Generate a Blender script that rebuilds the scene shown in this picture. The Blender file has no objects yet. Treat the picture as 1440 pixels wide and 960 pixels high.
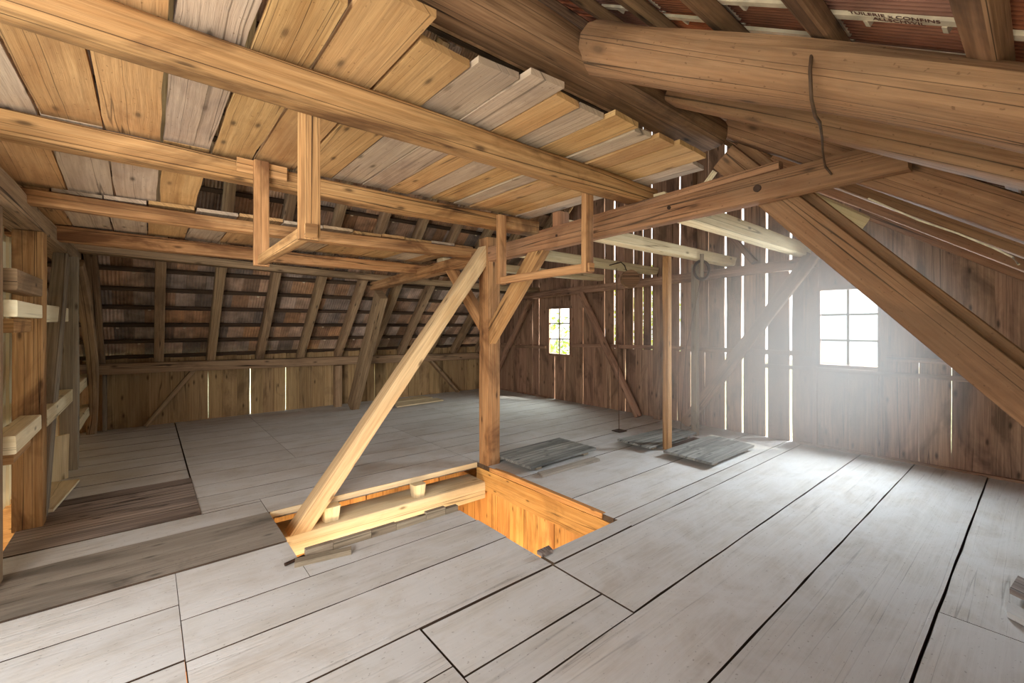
import bpy, math, random
from mathutils import Vector, Matrix, noise
R = random.Random(7)
V = Vector
scene = bpy.context.scene
C = scene.collection
PI = math.pi

# ------------------------------------------------------------------ camera geometry (ridge runs along X, gable at X=6.45)
HC, FPX, HY = 1.5, 620.0, 458.0
YAW = math.atan2(750, 620)

# ------------------------------------------------------------------ mesh collector
class MB:
    def __init__(self):
        self.v = []; self.f = []; self.uv = []; self.r = []; self.m = []
    def add(self, verts, faces, uvs, rnd=None, mat=0):
        o = len(self.v); self.v += [tuple(p) for p in verts]
        for fc, u in zip(faces, uvs):
            self.f.append([i + o for i in fc]); self.uv.append(u)
            self.r.append(R.random() if rnd is None else rnd); self.m.append(mat)
    def build(self, name, mats, parent=None, loc=None, smooth=None):
        me = bpy.data.meshes.new(name)
        L = V(loc) if loc is not None else V((0, 0, 0))
        me.from_pydata([(p[0]-L.x, p[1]-L.y, p[2]-L.z) for p in self.v], [], self.f)
        ul = me.uv_layers.new(name='UVMap')
        flat = [c for fu in self.uv for uv in fu for c in uv]
        ul.data.foreach_set('uv', flat)
        at = me.attributes.new('rnd', 'FLOAT', 'FACE'); at.data.foreach_set('value', self.r)
        if not isinstance(mats, (list, tuple)): mats = [mats]
        for m in mats: me.materials.append(m)
        me.polygons.foreach_set('material_index', self.m)
        if smooth:
            me.shade_smooth() if hasattr(me, 'shade_smooth') else None
            try: me.set_sharp_from_angle(angle=smooth)
            except Exception: pass
        me.update()
        o = bpy.data.objects.new(name, me); C.objects.link(o)
        o.location = L
        if parent is not None:
            o.parent = parent
            o.location = L - parent.location
        return o

def tag(o, label=None, cat=None, group=None, kind=None):
    if label: o['label'] = label
    if cat: o['category'] = cat
    if group: o['group'] = group
    if kind: o['kind'] = kind
    return o

def empty(name, loc, label, cat, group=None):
    o = bpy.data.objects.new(name, None); C.objects.link(o); o.location = loc
    o.empty_display_size = .1
    return tag(o, label, cat, group)

def rect(w, h, c=.012, n=2):
    """rounded rectangle section, a across (w), b up (h)"""
    pts = []
    c = min(c, w*.49, h*.49)
    for sx, sy, a0 in ((1, -1, -90), (1, 1, 0), (-1, 1, 90), (-1, -1, 180)):
        for k in range(n+1):
            a = math.radians(a0 + 90*k/n)
            pts.append((sx*(w/2-c)+c*math.cos(a), sy*(h/2-c)+c*math.sin(a)))
    return pts
def circ(r, n=14, ry=None):
    return [(r*math.cos(2*PI*k/n), (ry or r)*math.sin(2*PI*k/n)) for k in range(n)]

def sweep(mb, p0, p1, sec, up=(0, 0, 1), step=.14, sag=0, wob=.004, taper=(1, 1), rnd=None, mat=0, bow=0, cut0=0, cut1=0):
    """section swept from p0 to p1; U runs along the length in metres, V round the section.
    cut0/cut1 slope the ends (end moves by cut*b along the axis)"""
    p0, p1 = V(p0), V(p1); d = p1-p0; L = d.length; t = d/L
    up = V(up); a = t.cross(up)
    if a.length < 1e-4: up = V((1, 0, 0)); a = t.cross(up)
    a.normalize(); b = a.cross(t).normalized()
    n = max(1, int(L/step)); k = len(sec)
    rnd = R.random() if rnd is None else rnd
    ph = [R.uniform(0, 50) for _ in range(3)]
    uo, vo = R.uniform(0, 40), R.uniform(0, 40)
    per = [0]
    for i in range(k):
        q0, q1 = sec[i], sec[(i+1) % k]; per.append(per[-1]+math.hypot(q1[0]-q0[0], q1[1]-q0[1]))
    vs = []
    for i in range(n+1):
        s = i/n; c = p0+t*(L*s)
        c = c-V((0, 0, 1))*sag*4*s*(1-s)+a*bow*4*s*(1-s)
        sc = taper[0]+(taper[1]-taper[0])*s
        for j, (x, y) in enumerate(sec):
            w = wob*(noise.noise((s*L*1.3+ph[0], x*9+ph[1], y*9+ph[2]))*1.6) if wob else 0
            ee = (cut0*y*(1-s) if cut0 else 0)+(cut1*y*s if cut1 else 0)
            q = V((x, y)); q = q*sc; ql = q.length or 1
            q = q*(1+w/ql)
            vs.append(c+a*q.x+b*q.y+t*ee)
    fs, us = [], []
    for i in range(n):
        for j in range(k):
            j2 = (j+1) % k
            fs.append((i*k+j, i*k+j2, (i+1)*k+j2, (i+1)*k+j))
            u0, u1 = uo+L*i/n, uo+L*(i+1)/n; v0, v1 = vo+per[j], vo+per[j+1]
            us.append(((u0, v0), (u0, v1), (u1, v1), (u1, v0)))
    fs.append(tuple(range(k-1, -1, -1))); us.append([(uo+sec[j][0]*.4, vo+sec[j][1]) for j in range(k-1, -1, -1)])
    fs.append(tuple(n*k+j for j in range(k))); us.append([(uo+L+sec[j][0]*.4, vo+sec[j][1]) for j in range(k)])
    mb.add(vs, fs, us, rnd, mat)

def panel(mb, bl, br, tl, tr, thick, n=8, jit=.003, rnd=None, mat=0, warp=0, cap=None):
    """board given by its four face corners (bl-br is the end, bl-tl the long edge), thickness vector; U along the length"""
    bl, br, tl, tr, T = V(bl), V(br), V(tl), V(tr), V(thick)
    rnd = R.random() if rnd is None else rnd
    uo, vo = R.uniform(0, 40), R.uniform(0, 40); p1, p2 = R.uniform(0, 60), R.uniform(0, 60)
    L = ((tl-bl).length+(tr-br).length)/2; W = (br-bl).length
    ax = (br-bl).normalized(); vs = []
    for i in range(n+1):
        s = i/n
        l = bl.lerp(tl, s)+ax*jit*(noise.noise((s*L*2.5+p1, 1, 3))*1.6)
        r = br.lerp(tr, s)+ax*jit*(noise.noise((s*L*2.5+p2, 7, 3))*1.6)
        wv = T.normalized()*warp*noise.noise((s*L*1.1+p1, 4, 9))
        vs += [l+wv, r+wv, r+T+wv, l+T+wv]
    tt = T.length; pr = [0, W, W+tt, 2*W+tt, 2*W+2*tt]
    fs, us = [], []
    for i in range(n):
        for j in range(4):
            j2 = (j+1) % 4
            fs.append((i*4+j, i*4+j2, i*4+4+j2, i*4+4+j))
            u0, u1 = uo+L*i/n, uo+L*(i+1)/n
            us.append(((u0, vo+pr[j]), (u0, vo+pr[j+1]), (u1, vo+pr[j+1]), (u1, vo+pr[j])))
    if cap is not None:      # ends and long edges take a dark colour that paints shade into the joints
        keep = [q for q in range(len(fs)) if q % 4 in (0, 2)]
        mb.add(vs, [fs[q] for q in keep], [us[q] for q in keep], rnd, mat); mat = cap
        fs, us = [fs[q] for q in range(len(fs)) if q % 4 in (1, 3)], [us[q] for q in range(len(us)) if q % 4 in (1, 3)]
    fs.append((3, 2, 1, 0)); us.append(((uo, vo+tt), (uo, vo+tt+W), (uo+.02, vo+W), (uo+.02, vo)))
    m = n*4
    fs.append((m, m+1, m+2, m+3)); us.append(((uo, vo), (uo, vo+W), (uo+.02, vo+W), (uo+.02, vo)))
    mb.add(vs, fs, us, rnd, mat)

def box(mb, lo, hi, n=1, jit=0, rnd=None, mat=0, axis=None, cap=None):
    """axis-aligned board, grain along its longest side (or axis)"""
    d = [hi[i]-lo[i] for i in range(3)]
    L = axis if axis is not None else max(range(3), key=lambda i: d[i])
    o = [i for i in range(3) if i != L]; w, t = (o if d[o[0]] >= d[o[1]] else (o[1], o[0]))
    def pt(l, ww, tt):
        p = [0, 0, 0]; p[L] = l; p[w] = ww; p[t] = tt; return p
    T = [0, 0, 0]; T[t] = d[t]
    panel(mb, pt(lo[L], lo[w], lo[t]), pt(lo[L], hi[w], lo[t]), pt(hi[L], lo[w], lo[t]), pt(hi[L], hi[w], lo[t]), T, n, jit, rnd, mat, 0, cap)

# ------------------------------------------------------------------ materials
def node_mat(name):
    m = bpy.data.materials.new(name); m.use_nodes = True
    nt = m.node_tree; nt.nodes.clear()
    return m, nt
def N(nt, t, **kw):
    n = nt.nodes.new(t)
    for k, v in kw.items():
        if k.startswith('i_'):
            n.inputs[int(k[2:]) if k[2:].isdigit() else k[2:].replace('_', ' ')].default_value = v
        else: setattr(n, k, v)
    return n
def ramp(nt, stops, interp='LINEAR'):
    r = N(nt, 'ShaderNodeValToRGB'); e = r.color_ramp.elements; r.color_ramp.interpolation = interp
    while len(e) < len(stops): e.new(.5)
    for q, (p, c) in zip(e, stops):
        q.position = p; q.color = (c, c, c, 1) if not hasattr(c, '__len__') else (*c, 1)
    return r
def mix(nt, fac, a, b, mode='MIX'):
    m = N(nt, 'ShaderNodeMix', data_type='RGBA', blend_type=mode)
    for s, v in ((0, fac), (6, a), (7, b)):
        if hasattr(v, 'is_output'): nt.links.new(v, m.inputs[s])
        elif s == 0: m.inputs[0].default_value = v
        else: m.inputs[s].default_value = (*v, 1)
    return m.outputs[2]
def lin(c):
    return tuple((x/255/12.92 if x/255 <= .04045 else ((x/255+.055)/1.055)**2.4) for x in c)

def wood(name, light, mid, dark, grain=.55, knots=.8, stain=.5, stain_col=None, var=.35, crack=.7, dust=0, dust_col=(.55, .53, .5), rough=.85, bump=.25, kscale=1.0, grey=0, gscale=1.0):
    light, mid, dark = lin(light), lin(mid), lin(dark)
    m, nt = node_mat(name); L = nt.links.new
    out = N(nt, 'ShaderNodeOutputMaterial'); bs = N(nt, 'ShaderNodeBsdfPrincipled')
    bs.inputs['Roughness'].default_value = rough; bs.inputs['Specular IOR Level'].default_value = .25
    L(bs.outputs[0], out.inputs[0])
    uv = N(nt, 'ShaderNodeUVMap', uv_map='UVMap'); at = N(nt, 'ShaderNodeAttribute', attribute_name='rnd')
    def mapped(su, sv):
        mp = N(nt, 'ShaderNodeMapping'); mp.inputs['Scale'].default_value = (su, sv, 1); L(uv.outputs[0], mp.inputs[0]); return mp.outputs[0]
    def nz(vec, scale, det=4, rg=.6, dist=0):
        n = N(nt, 'ShaderNodeTexNoise', noise_dimensions='2D'); L(vec, n.inputs['Vector'])
        n.inputs['Scale'].default_value = scale; n.inputs['Detail'].default_value = det; n.inputs['Roughness'].default_value = rg; n.inputs['Distortion'].default_value = dist
        return n.outputs[0]
    broad = nz(mapped(.6*gscale, 11*gscale), 1, 5, .68, .4)
    fine = nz(mapped(2.2*gscale, 60*gscale), 1, 3, .65)
    rings = N(nt, 'ShaderNodeTexWave', wave_type='BANDS', bands_direction='Y')
    L(mapped(.35*gscale, 5*gscale), rings.inputs['Vector']); rings.inputs['Scale'].default_value = 1.6; rings.inputs['Distortion'].default_value = 5; rings.inputs['Detail'].default_value = 2; rings.inputs['Detail Scale'].default_value = .8
    c = ramp(nt, [(.3, mid), (.7, light)]); L(broad, c.inputs[0]); col = c.outputs[0]
    fr = ramp(nt, [(.35, 0), (.75, 1)]); L(rings.outputs[0], fr.inputs[0])
    mu = N(nt, 'ShaderNodeMath', operation='MULTIPLY'); L(fr.outputs[0], mu.inputs[0]); mu.inputs[1].default_value = grain*.45
    col = mix(nt, mu.outputs[0], col, mid)
    fr2 = ramp(nt, [(.3, 1), (.62, 0)]); L(fine, fr2.inputs[0])
    mu2 = N(nt, 'ShaderNodeMath', operation='MULTIPLY'); L(fr2.outputs[0], mu2.inputs[0]); mu2.inputs[1].default_value = grain*.5
    col = mix(nt, mu2.outputs[0], col, dark)
    # knots
    vo = N(nt, 'ShaderNodeTexVoronoi', voronoi_dimensions='2D', feature='F1'); L(mapped(1.5*kscale, 4.2*kscale), vo.inputs['Vector']); vo.inputs['Scale'].default_value = 1; vo.inputs['Randomness'].default_value = 1
    kr = ramp(nt, [(.0, 1), (.03, .85), (.05, .4), (.085, 0)]); L(vo.outputs['Distance'], kr.inputs[0])
    km = N(nt, 'ShaderNodeMath', operation='MULTIPLY'); L(kr.outputs[0], km.inputs[0]); km.inputs[1].default_value = knots
    col = mix(nt, km.outputs[0], col, tuple(x*.5 for x in dark))
    # stains
    if stain:
        s = nz(mapped(.9, 2.2), 1.1, 5, .62, .5); sr = ramp(nt, [(.5, 0), (.66, 1)]); L(s, sr.inputs[0])
        sm = N(nt, 'ShaderNodeMath', operation='MULTIPLY'); L(sr.outputs[0], sm.inputs[0]); sm.inputs[1].default_value = stain
        col = mix(nt, sm.outputs[0], col, lin(stain_col) if stain_col else dark)
    # cracks
    cr = nz(mapped(.16, 13), 1, 1.5, .45, .15); sb = N(nt, 'ShaderNodeMath', operation='SUBTRACT'); L(cr, sb.inputs[0]); sb.inputs[1].default_value = .56
    ab = N(nt, 'ShaderNodeMath', operation='ABSOLUTE'); L(sb.outputs[0], ab.inputs[0])
    c2 = ramp(nt, [(0, 1), (.006, .6), (.012, 0)]); L(ab.outputs[0], c2.inputs[0])
    cm = N(nt, 'ShaderNodeMath', operation='MULTIPLY'); L(c2.outputs[0], cm.inputs[0]); cm.inputs[1].default_value = crack
    col = mix(nt, cm.outputs[0], col, tuple(x*.35 for x in dark))
    if grey:   # some boards weathered grey
        gr = ramp(nt, [(.62, 0), (.7, 1)]); L(at.outputs['Fac'], gr.inputs[0])
        gm = N(nt, 'ShaderNodeMath', operation='MULTIPLY'); L(gr.outputs[0], gm.inputs[0]); gm.inputs[1].default_value = grey
        hs0 = N(nt, 'ShaderNodeHueSaturation'); hs0.inputs['Saturation'].default_value = .4; hs0.inputs['Value'].default_value = .72; L(col, hs0.inputs['Color'])
        col = mix(nt, gm.outputs[0], col, hs0.outputs[0])
    if dust:
        d = nz(mapped(1.6, 2.6), 1.4, 6, .68, .4); dr = ramp(nt, [(.3, 0), (.62, 1)]); L(d, dr.inputs[0])
        dm = N(nt, 'ShaderNodeMath', operation='MULTIPLY'); L(dr.outputs[0], dm.inputs[0]); dm.inputs[1].default_value = dust
        col = mix(nt, dm.outputs[0], col, dust_col)
        sp = nz(mapped(38, 62), 1, 2, .5); spr = ramp(nt, [(.72, 0), (.77, 1)]); L(sp, spr.inputs[0])
        sm2 = N(nt, 'ShaderNodeMath', operation='MULTIPLY'); L(spr.outputs[0], sm2.inputs[0]); sm2.inputs[1].default_value = .45
        col = mix(nt, sm2.outputs[0], col, dark)
    hs = N(nt, 'ShaderNodeHueSaturation')
    mr = N(nt, 'ShaderNodeMapRange'); L(at.outputs['Fac'], mr.inputs[0]); mr.inputs[3].default_value = 1-var*.6; mr.inputs[4].default_value = 1+var*.5
    L(mr.outputs[0], hs.inputs['Value'])
    mr2 = N(nt, 'ShaderNodeMath', operation='MULTIPLY'); L(at.outputs['Fac'], mr2.inputs[0]); mr2.inputs[1].default_value = 7.31
    fr3 = N(nt, 'ShaderNodeMath', operation='FRACT'); L(mr2.outputs[0], fr3.inputs[0])
    mr3 = N(nt, 'ShaderNodeMapRange'); L(fr3.outputs[0], mr3.inputs[0]); mr3.inputs[3].default_value = .497; mr3.inputs[4].default_value = .506
    L(mr3.outputs[0], hs.inputs['Hue']); L(col, hs.inputs['Color'])
    L(hs.outputs[0], bs.inputs['Base Color'])
    bp = N(nt, 'ShaderNodeBump'); bp.inputs['Strength'].default_value = bump; bp.inputs['Distance'].default_value = .01
    ad = N(nt, 'ShaderNodeMath', operation='SUBTRACT'); L(fine, ad.inputs[0]); L(c2.outputs[0], ad.inputs[1])
    L(ad.outputs[0], bp.inputs['Height']); L(bp.outputs[0], bs.inputs['Normal'])
    return m

def plain(name, col, rough=.7, metal=0, nscale=8, amt=.3, rv=False, sat=(.3, 1.25)):
    m, nt = node_mat(name); L = nt.links.new
    out = N(nt, 'ShaderNodeOutputMaterial'); bs = N(nt, 'ShaderNodeBsdfPrincipled'); L(bs.outputs[0], out.inputs[0])
    bs.inputs['Roughness'].default_value = rough; bs.inputs['Metallic'].default_value = metal
    tc = N(nt, 'ShaderNodeTexCoord'); n = N(nt, 'ShaderNodeTexNoise'); n.inputs['Scale'].default_value = nscale; n.inputs['Detail'].default_value = 5
    L(tc.outputs['Object'], n.inputs['Vector']); c = lin(col)
    r = ramp(nt, [(.3, tuple(x*(1-amt) for x in c)), (.7, tuple(min(1, x*(1+amt)) for x in c))]); L(n.outputs[0], r.inputs[0])
    o = r.outputs[0]
    if rv:
        at = N(nt, 'ShaderNodeAttribute', attribute_name='rnd'); hs = N(nt, 'ShaderNodeHueSaturation'); mr = N(nt, 'ShaderNodeMapRange')
        L(at.outputs['Fac'], mr.inputs[0]); mr.inputs[3].default_value = .55; mr.inputs[4].default_value = 1.5; L(mr.outputs[0], hs.inputs['Value']); L(o, hs.inputs['Color'])
        m3 = N(nt, 'ShaderNodeMath', operation='MULTIPLY'); L(at.outputs['Fac'], m3.inputs[0]); m3.inputs[1].default_value = 5.7
        f3 = N(nt, 'ShaderNodeMath', operation='FRACT'); L(m3.outputs[0], f3.inputs[0])
        mr4 = N(nt, 'ShaderNodeMapRange'); L(f3.outputs[0], mr4.inputs[0]); mr4.inputs[3].default_value = sat[0]; mr4.inputs[4].default_value = sat[1]; L(mr4.outputs[0], hs.inputs['Saturation'])
        o = hs.outputs[0]
    L(o, bs.inputs['Base Color'])
    bp = N(nt, 'ShaderNodeBump'); bp.inputs['Strength'].default_value = .25; L(n.outputs[0], bp.inputs['Height']); L(bp.outputs[0], bs.inputs['Normal'])
    return m

M = {}
M['beam'] = wood('beam_wood', (196, 152, 106), (160, 114, 72), (66, 42, 26), grain=.75, stain=.8, stain_col=(92, 58, 34), var=.22, crack=1, bump=.4)
M['strut'] = wood('strut_wood', (222, 194, 152), (196, 160, 116), (104, 74, 46), grain=.55, stain=.3, var=.1, crack=1)
M['old'] = wood('old_brown_wood', (158, 122, 92), (116, 84, 58), (52, 36, 26), grain=.85, stain=.6, var=.25, crack=1, bump=.4)
M['right'] = wood('reddish_log_wood', (170, 126, 94), (140, 98, 70), (66, 44, 30), grain=.7, stain=.5, stain_col=(104, 72, 52), var=.12, crack=1, dust=.2, dust_col=lin((158, 132, 108)), bump=.4)
M['pale'] = wood('pale_cut_wood', (228, 212, 178), (210, 190, 150), (146, 120, 86), grain=.4, stain=.2, var=.15)
M['greyw'] = wood('grey_weathered_wood', (168, 154, 134), (136, 120, 100), (76, 64, 52), grain=.6, stain=.4, var=.2)
M['ceil'] = wood('ceiling_boards', (208, 164, 114), (180, 134, 86), (84, 52, 30), grain=.55, stain=.5, stain_col=(138, 90, 50), var=.26, grey=.8, knots=.85, dust=.12, dust_col=lin((222, 190, 146)))
M['floor'] = wood('dusty_floor_boards', (204, 199, 192), (186, 180, 172), (104, 96, 88), grain=.4, knots=.12, stain=.3, stain_col=(160, 149, 138), var=.10, crack=.4, dust=.75, dust_col=lin((204, 203, 202)), bump=.2)
M['dark'] = wood('dark_weathered_boards', (184, 168, 156), (132, 116, 107), (62, 52, 47), grain=1, stain=.6, var=.35, crack=1, gscale=.6)
M['grime'] = wood('grimy_floor_board', (166, 156, 144), (138, 127, 116), (72, 64, 56), grain=.55, stain=.7, var=.2, dust=.3, dust_col=lin((150, 142, 131)))
M['gable'] = wood('gable_boards', (184, 146, 120), (150, 114, 92), (62, 46, 36), grain=.7, stain=.55, var=.3)
M['eave'] = wood('eave_boards', (186, 156, 114), (156, 126, 88), (80, 60, 42), grain=.55, stain=.5, var=.35)
M['raft'] = wood('rafter_wood', (176, 148, 116), (142, 114, 86), (70, 52, 38), grain=.7, stain=.4, var=.2, crack=1)
M['cream'] = wood('cream_painted_boards', (240, 230, 200), (230, 218, 182), (196, 174, 132), grain=.2, knots=.1, stain=.15, var=.08, crack=.3)
M['pit'] = wood('lower_storey_boards', (214, 162, 98), (188, 132, 72), (104, 66, 34), grain=.5, stain=.5, var=.5, kscale=1.5)
M['hatch'] = wood('grey_hatch_boards', (172, 170, 162), (118, 117, 112), (48, 48, 46), grain=1, stain=.5, var=.4, crack=1, gscale=.6)
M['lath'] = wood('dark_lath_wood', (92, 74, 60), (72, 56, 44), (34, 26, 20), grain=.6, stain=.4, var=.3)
M['tile'] = plain('clay_tile', (158, 128, 106), .9, 0, 6, .4, True, (.6, 1.25))
M['tile2'] = plain('red_clay_tile', (150, 98, 76), .9, 0, 7, .3, True, (.85, 1.2))
M['mortar'] = plain('pale_mortar', (215, 198, 172), .95, 0, 14, .3)
M['iron'] = plain('rusty_iron', (70, 52, 42), .6, .6, 20, .4)
M['wire'] = plain('rusty_wire', (84, 62, 46), .7, .3, 30, .3)
M['string'] = plain('dusty_string', (205, 190, 165), .95, 0, 30, .2)
M['ink'] = plain('stamped_ink', (96, 60, 48), .9, 0, 20, .2)
M['grass'] = plain('meadow', (214, 224, 168), .95, 0, 2, .5)
M['leaf'] = plain('leaves', (180, 205, 84), .8, 0, 3, .5, True)
M['bark'] = plain('bark', (90, 72, 58), .95, 0, 9, .4)
def glass():
    m, nt = node_mat('window_glass'); L = nt.links.new
    out = N(nt, 'ShaderNodeOutputMaterial'); t = N(nt, 'ShaderNodeBsdfTransparent'); g = N(nt, 'ShaderNodeBsdfGlossy'); mx = N(nt, 'ShaderNodeMixShader')
    t.inputs[0].default_value = (.93, .95, .95, 1); g.inputs['Roughness'].default_value = .05
    mx.inputs[0].default_value = .05; L(t.outputs[0], mx.inputs[1]); L(g.outputs[0], mx.inputs[2]); L(mx.outputs[0], out.inputs[0])
    return m
M['glass'] = glass()

S30 = math.radians(35)
def timber(name, label, cat, p0, p1, sec, mat, group=None, **kw):
    mb = MB(); sweep(mb, p0, p1, sec, **kw)
    o = mb.build(name, M[mat] if isinstance(mat, str) else mat, loc=p0 if p0[2] <= p1[2] else p1, smooth=S30)
    return tag(o, label, cat, group)
def struct(o): o['kind'] = 'structure'; return o

# ------------------------------------------------------------------ roof planes
GX, EY = 6.45, 8.6                       # inner face of gable, of eave wall
def zr(y): return 1.84+.685*y            # underside of right rafters
def zl(y): return 9.65-1.03*y            # underside of left rafters

# ------------------------------------------------------------------ floor
fl = MB()
def fb(x0, x1, y0, y1, mat=0, dz=0, gap=.004, rnd=None, jit=.0035):
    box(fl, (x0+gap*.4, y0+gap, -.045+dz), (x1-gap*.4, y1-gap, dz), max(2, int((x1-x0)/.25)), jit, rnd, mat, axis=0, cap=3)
# near right
for x0, x1, y0, y1, dz in ((-.9, 3.2, -.2, .36, 0), (3.2, 6.5, -.2, .36, 0), (.4, 6.5, .36, .90, .004), (-.9, .4, .36, .90, 0),
                           (1.0, 6.5, .90, 1.37, .002), (-.9, 1.0, .90, 1.37, 0), (1.963, 6.5, 1.37, 1.97, .002)):
    fb(x0, x1, y0, y1, dz=dz, gap=.006)
fb(-.9, 1.0, -.8, -.2); fb(1.0, 6.5, -.8, -.2); fb(-.9, 6.5, -1.4, -.8); fb(-.9, 6.5, -2.0, -1.4); fb(-4, -.9, -2, -.8)
for y in (-.8, -.3, .2, .7, 1.2, 1.7, 2.2, 2.7, 3.2): fb(-4, -.9, y, y+.5)
fb(1.04, 1.957, 1.37, 1.58); fb(1.043, 1.957, 1.58, 1.97, gap=.007)
fb(.13, 1.035, 1.37, 1.66, dz=.003); fb(.13, 1.035, 1.66, 1.97, dz=.003); fb(-.9, .13, 1.37, 1.90); fb(-.9, .13, 1.90, 2.46, gap=.007)
fb(.13, 1.96, 1.97, 2.44, dz=.003, gap=.008); fb(.13, 1.97, 2.44, 2.80, dz=.001, gap=.005)
fb(.75, 1.96, 2.80, 3.04); fb(.13, .75, 2.80, 3.36)
fb(-.9, .13, 2.46, 2.97, gap=.005); fb(-.9, .13, 2.97, 3.36, gap=.004)
fb(-.74, .75, 3.36, 3.98, mat=1, dz=.008, gap=.006, rnd=.35)
fb(-.74, .75, 3.98, 4.28, gap=.006)
for y0, y1, r in ((4.28, 4.52, .2), (4.52, 4.75, .75), (4.75, 4.98, .35), (4.98, 5.18, .6), (5.18, 5.36, .15)):
    fb(-.74, .33, y0, y1, mat=2, dz=.006, gap=.004, rnd=r, jit=.008)
y = 5.376
for h in (.34, .42, .4, .42, .4, .44, .45, .38): fb(-.74, .32, y, min(y+h, 8.7), gap=.007); y += h
# centre-left, beyond the slot
fb(.75, 2.8, 3.985, 4.34, gap=.004); y = 4.34; fb(.33, .75, 4.28, 4.34)
i = 0
for h in (.36, .34, .4, .42, .38, .42, .44, .4, .42, .4, .38):
    xs = (.33, 2.8) if i < 3 else (.33, 1.30, 2.8) if i < 5 else (.33, 1.30, 4.0)
    for a_, b_ in zip(xs[:-1], xs[1:]): fb(a_, b_, y, min(y+h, 8.7), gap=.0035)
    y += h; i += 1
# right of the hole up to the gable; a narrow pit between the two far hatch leaves
fb(2.8, 6.5, 1.97, 2.14, gap=.005); fb(1.975, 2.8, 1.97, 2.10, dz=.006, gap=.005)
for y0, y1 in ((2.14, 2.62), (3.3, 3.86), (3.86, 4.34)): fb(2.8, 6.5, y0, y1, gap=.005)
fb(2.8, 4.95, 2.62, 3.3, gap=.005); fb(5.68, 6.5, 2.62, 3.3); fb(4.95, 5.68, 2.62, 2.82); fb(4.95, 5.68, 3.02, 3.3)
y = 4.34; i = 0
for h in (.36, .34, .4, .42, .38, .42, .44, .4, .42, .4, .38):
    fb(2.8 if i < 5 else 4.0, 6.5, y, min(y+h, 8.7), gap=.0035); y += h; i += 1
# added unseen layer keeping lower lamp light out of the joints (left open where the photo shows glowing joints)
for lo, hi in (((-4, -2, -.075), (6.5, 1.85, -.05)), ((.2, 1.85, -.075), (.9, 1.95, -.05)), ((1.0, 1.85, -.075), (1.5, 1.95, -.05)), ((1.90, 1.85, -.075), (6.5, 1.955, -.05)), ((2.83, 1.95, -.075), (4.93, 8.7, -.05)), ((4.93, 3.04, -.075), (6.5, 8.7, -.05)), ((5.7, 1.95, -.075), (6.5, 3.04, -.05)),
               ((.80, 4.02, -.075), (2.83, 8.7, -.05)), ((.16, 2.1, -.075), (1.93, 3.0, -.05)), ((-.9, 2.55, -.075), (.1, 3.9, -.05)), ((.26, 4.3, -.075), (.8, 8.7, -.05)), ((-4, 1.85, -.075), (-.9, 3.7, -.05))):
    box(fl, lo, hi, 1, 0, .1, 1)
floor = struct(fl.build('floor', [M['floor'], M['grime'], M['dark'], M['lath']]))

# things lying at the hole
mb = MB()
x = .79
while x < 1.93:
    l = R.uniform(.14, .3); x1 = min(x+l, 1.95)
    panel(mb, (x, 3.045, -.06), (x, 3.085, -.06), (x1-.003, 3.045, -.06), (x1-.003, 3.085, -.06), (0, 0, .105+R.uniform(-.012, .012)), 2, .003); x = x1
tag(mb.build('kerb_board', M['greyw'], loc=(.79, 3.06, -.06)), 'grey upright kerb strip along the near edge of the floor slot', 'board')
mb = MB(); panel(mb, (.70, 2.96, .001), (.72, 3.02, .001), (1.03, 2.90, .001), (1.05, 2.955, .001), (0, 0, .03), 3, .004)
tag(mb.build('wood_offcut', M['greyw'], loc=(.88, 2.96, 0)), 'short pale wood offcut lying before the kerb strip of the slot', 'offcut')
timber('iron_bolt', 'small rusty bolt lying at the left end of the kerb strip', 'bolt', (.66, 3.02, .012), (.78, 3.05, .014), circ(.011, 8), 'iron', wob=.001)
mb = MB(); panel(mb, (1.955, 2.06, .013), (2.04, 2.055, .013), (1.955, 2.11, .013), (2.06, 2.11, .013), (0, 0, .025), 2, .004)
tag(mb.build('wood_scrap', M['dark'], loc=(2, 2.08, .013)), 'little dark wood scrap on the near corner of the square hole', 'offcut')

# ------------------------------------------------------------------ below the floor
pit = MB()
for k in range(14):
    box(pit, (2.84+.006*(k % 2), 2.0+k*.21, -2.4), (2.865+.006*(k % 2), 2.213+k*.21, -.20), 6, .003)
struct(pit.build('wall_hatch', M['pit']))
mb = MB(); box(mb, (2.80, 1.98, -.27), (2.838, 4.0, -.052), 6, .004)
tag(mb.build('header_board', M['pit'], loc=(2.8, 3, -.27)), 'wide orange header board under the right edge of the square hole', 'board')
mb = MB(); box(mb, (2.79, 2.25, -.042), (2.835, 3.75, .006), 6, .008)
tag(mb.build('edge_strip', M['pit'], loc=(2.8, 3, -.04)), 'split orange edge strip on top of the header board', 'strip')
mb = MB(); box(mb, (.76, 3.975, -.048), (2.79, 3.984, .002), 8, .002)
tag(mb.build('edge_strip', M['pale'], loc=(1.7, 3.98, -.048)), 'pale edge strip along the far side of the floor slot', 'strip')
timber('floor_girder', 'heavy pale girder under the floor carrying the raking strut', 'beam', (.3, 4.01, -.265), (2.8, 4.01, -.265), rect(.34, .18, .015), 'pale')
for (x0, w, lb) in ((1.14, .15, 'pale wooden packing block beside the foot of the raking strut'), (1.98, .13, 'pale wooden packing block midway along the girder, with a dowel')):
    t = MB(); sweep(t, (x0+w/2, 3.93, -.17), (x0+w/2, 3.93, -.046), rect(w, .12, .02), up=(0, 1, 0), taper=(.82, 1), step=.05)
    tag(t.build('packing_block', M['pale'], loc=(x0+w/2, 3.93, -.17), smooth=S30), lb, 'block', 'packing blocks on the girder')
w = MB()
for k in range(16):
    box(w, (.2+k*.17, 4.42, -2.4), (.2+k*.17+.166-(.012 if k in (3, 8, 13) else 0), 4.45, -.06), 3, .003)
struct(w.build('wall_under_slot', M['pit']))
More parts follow.
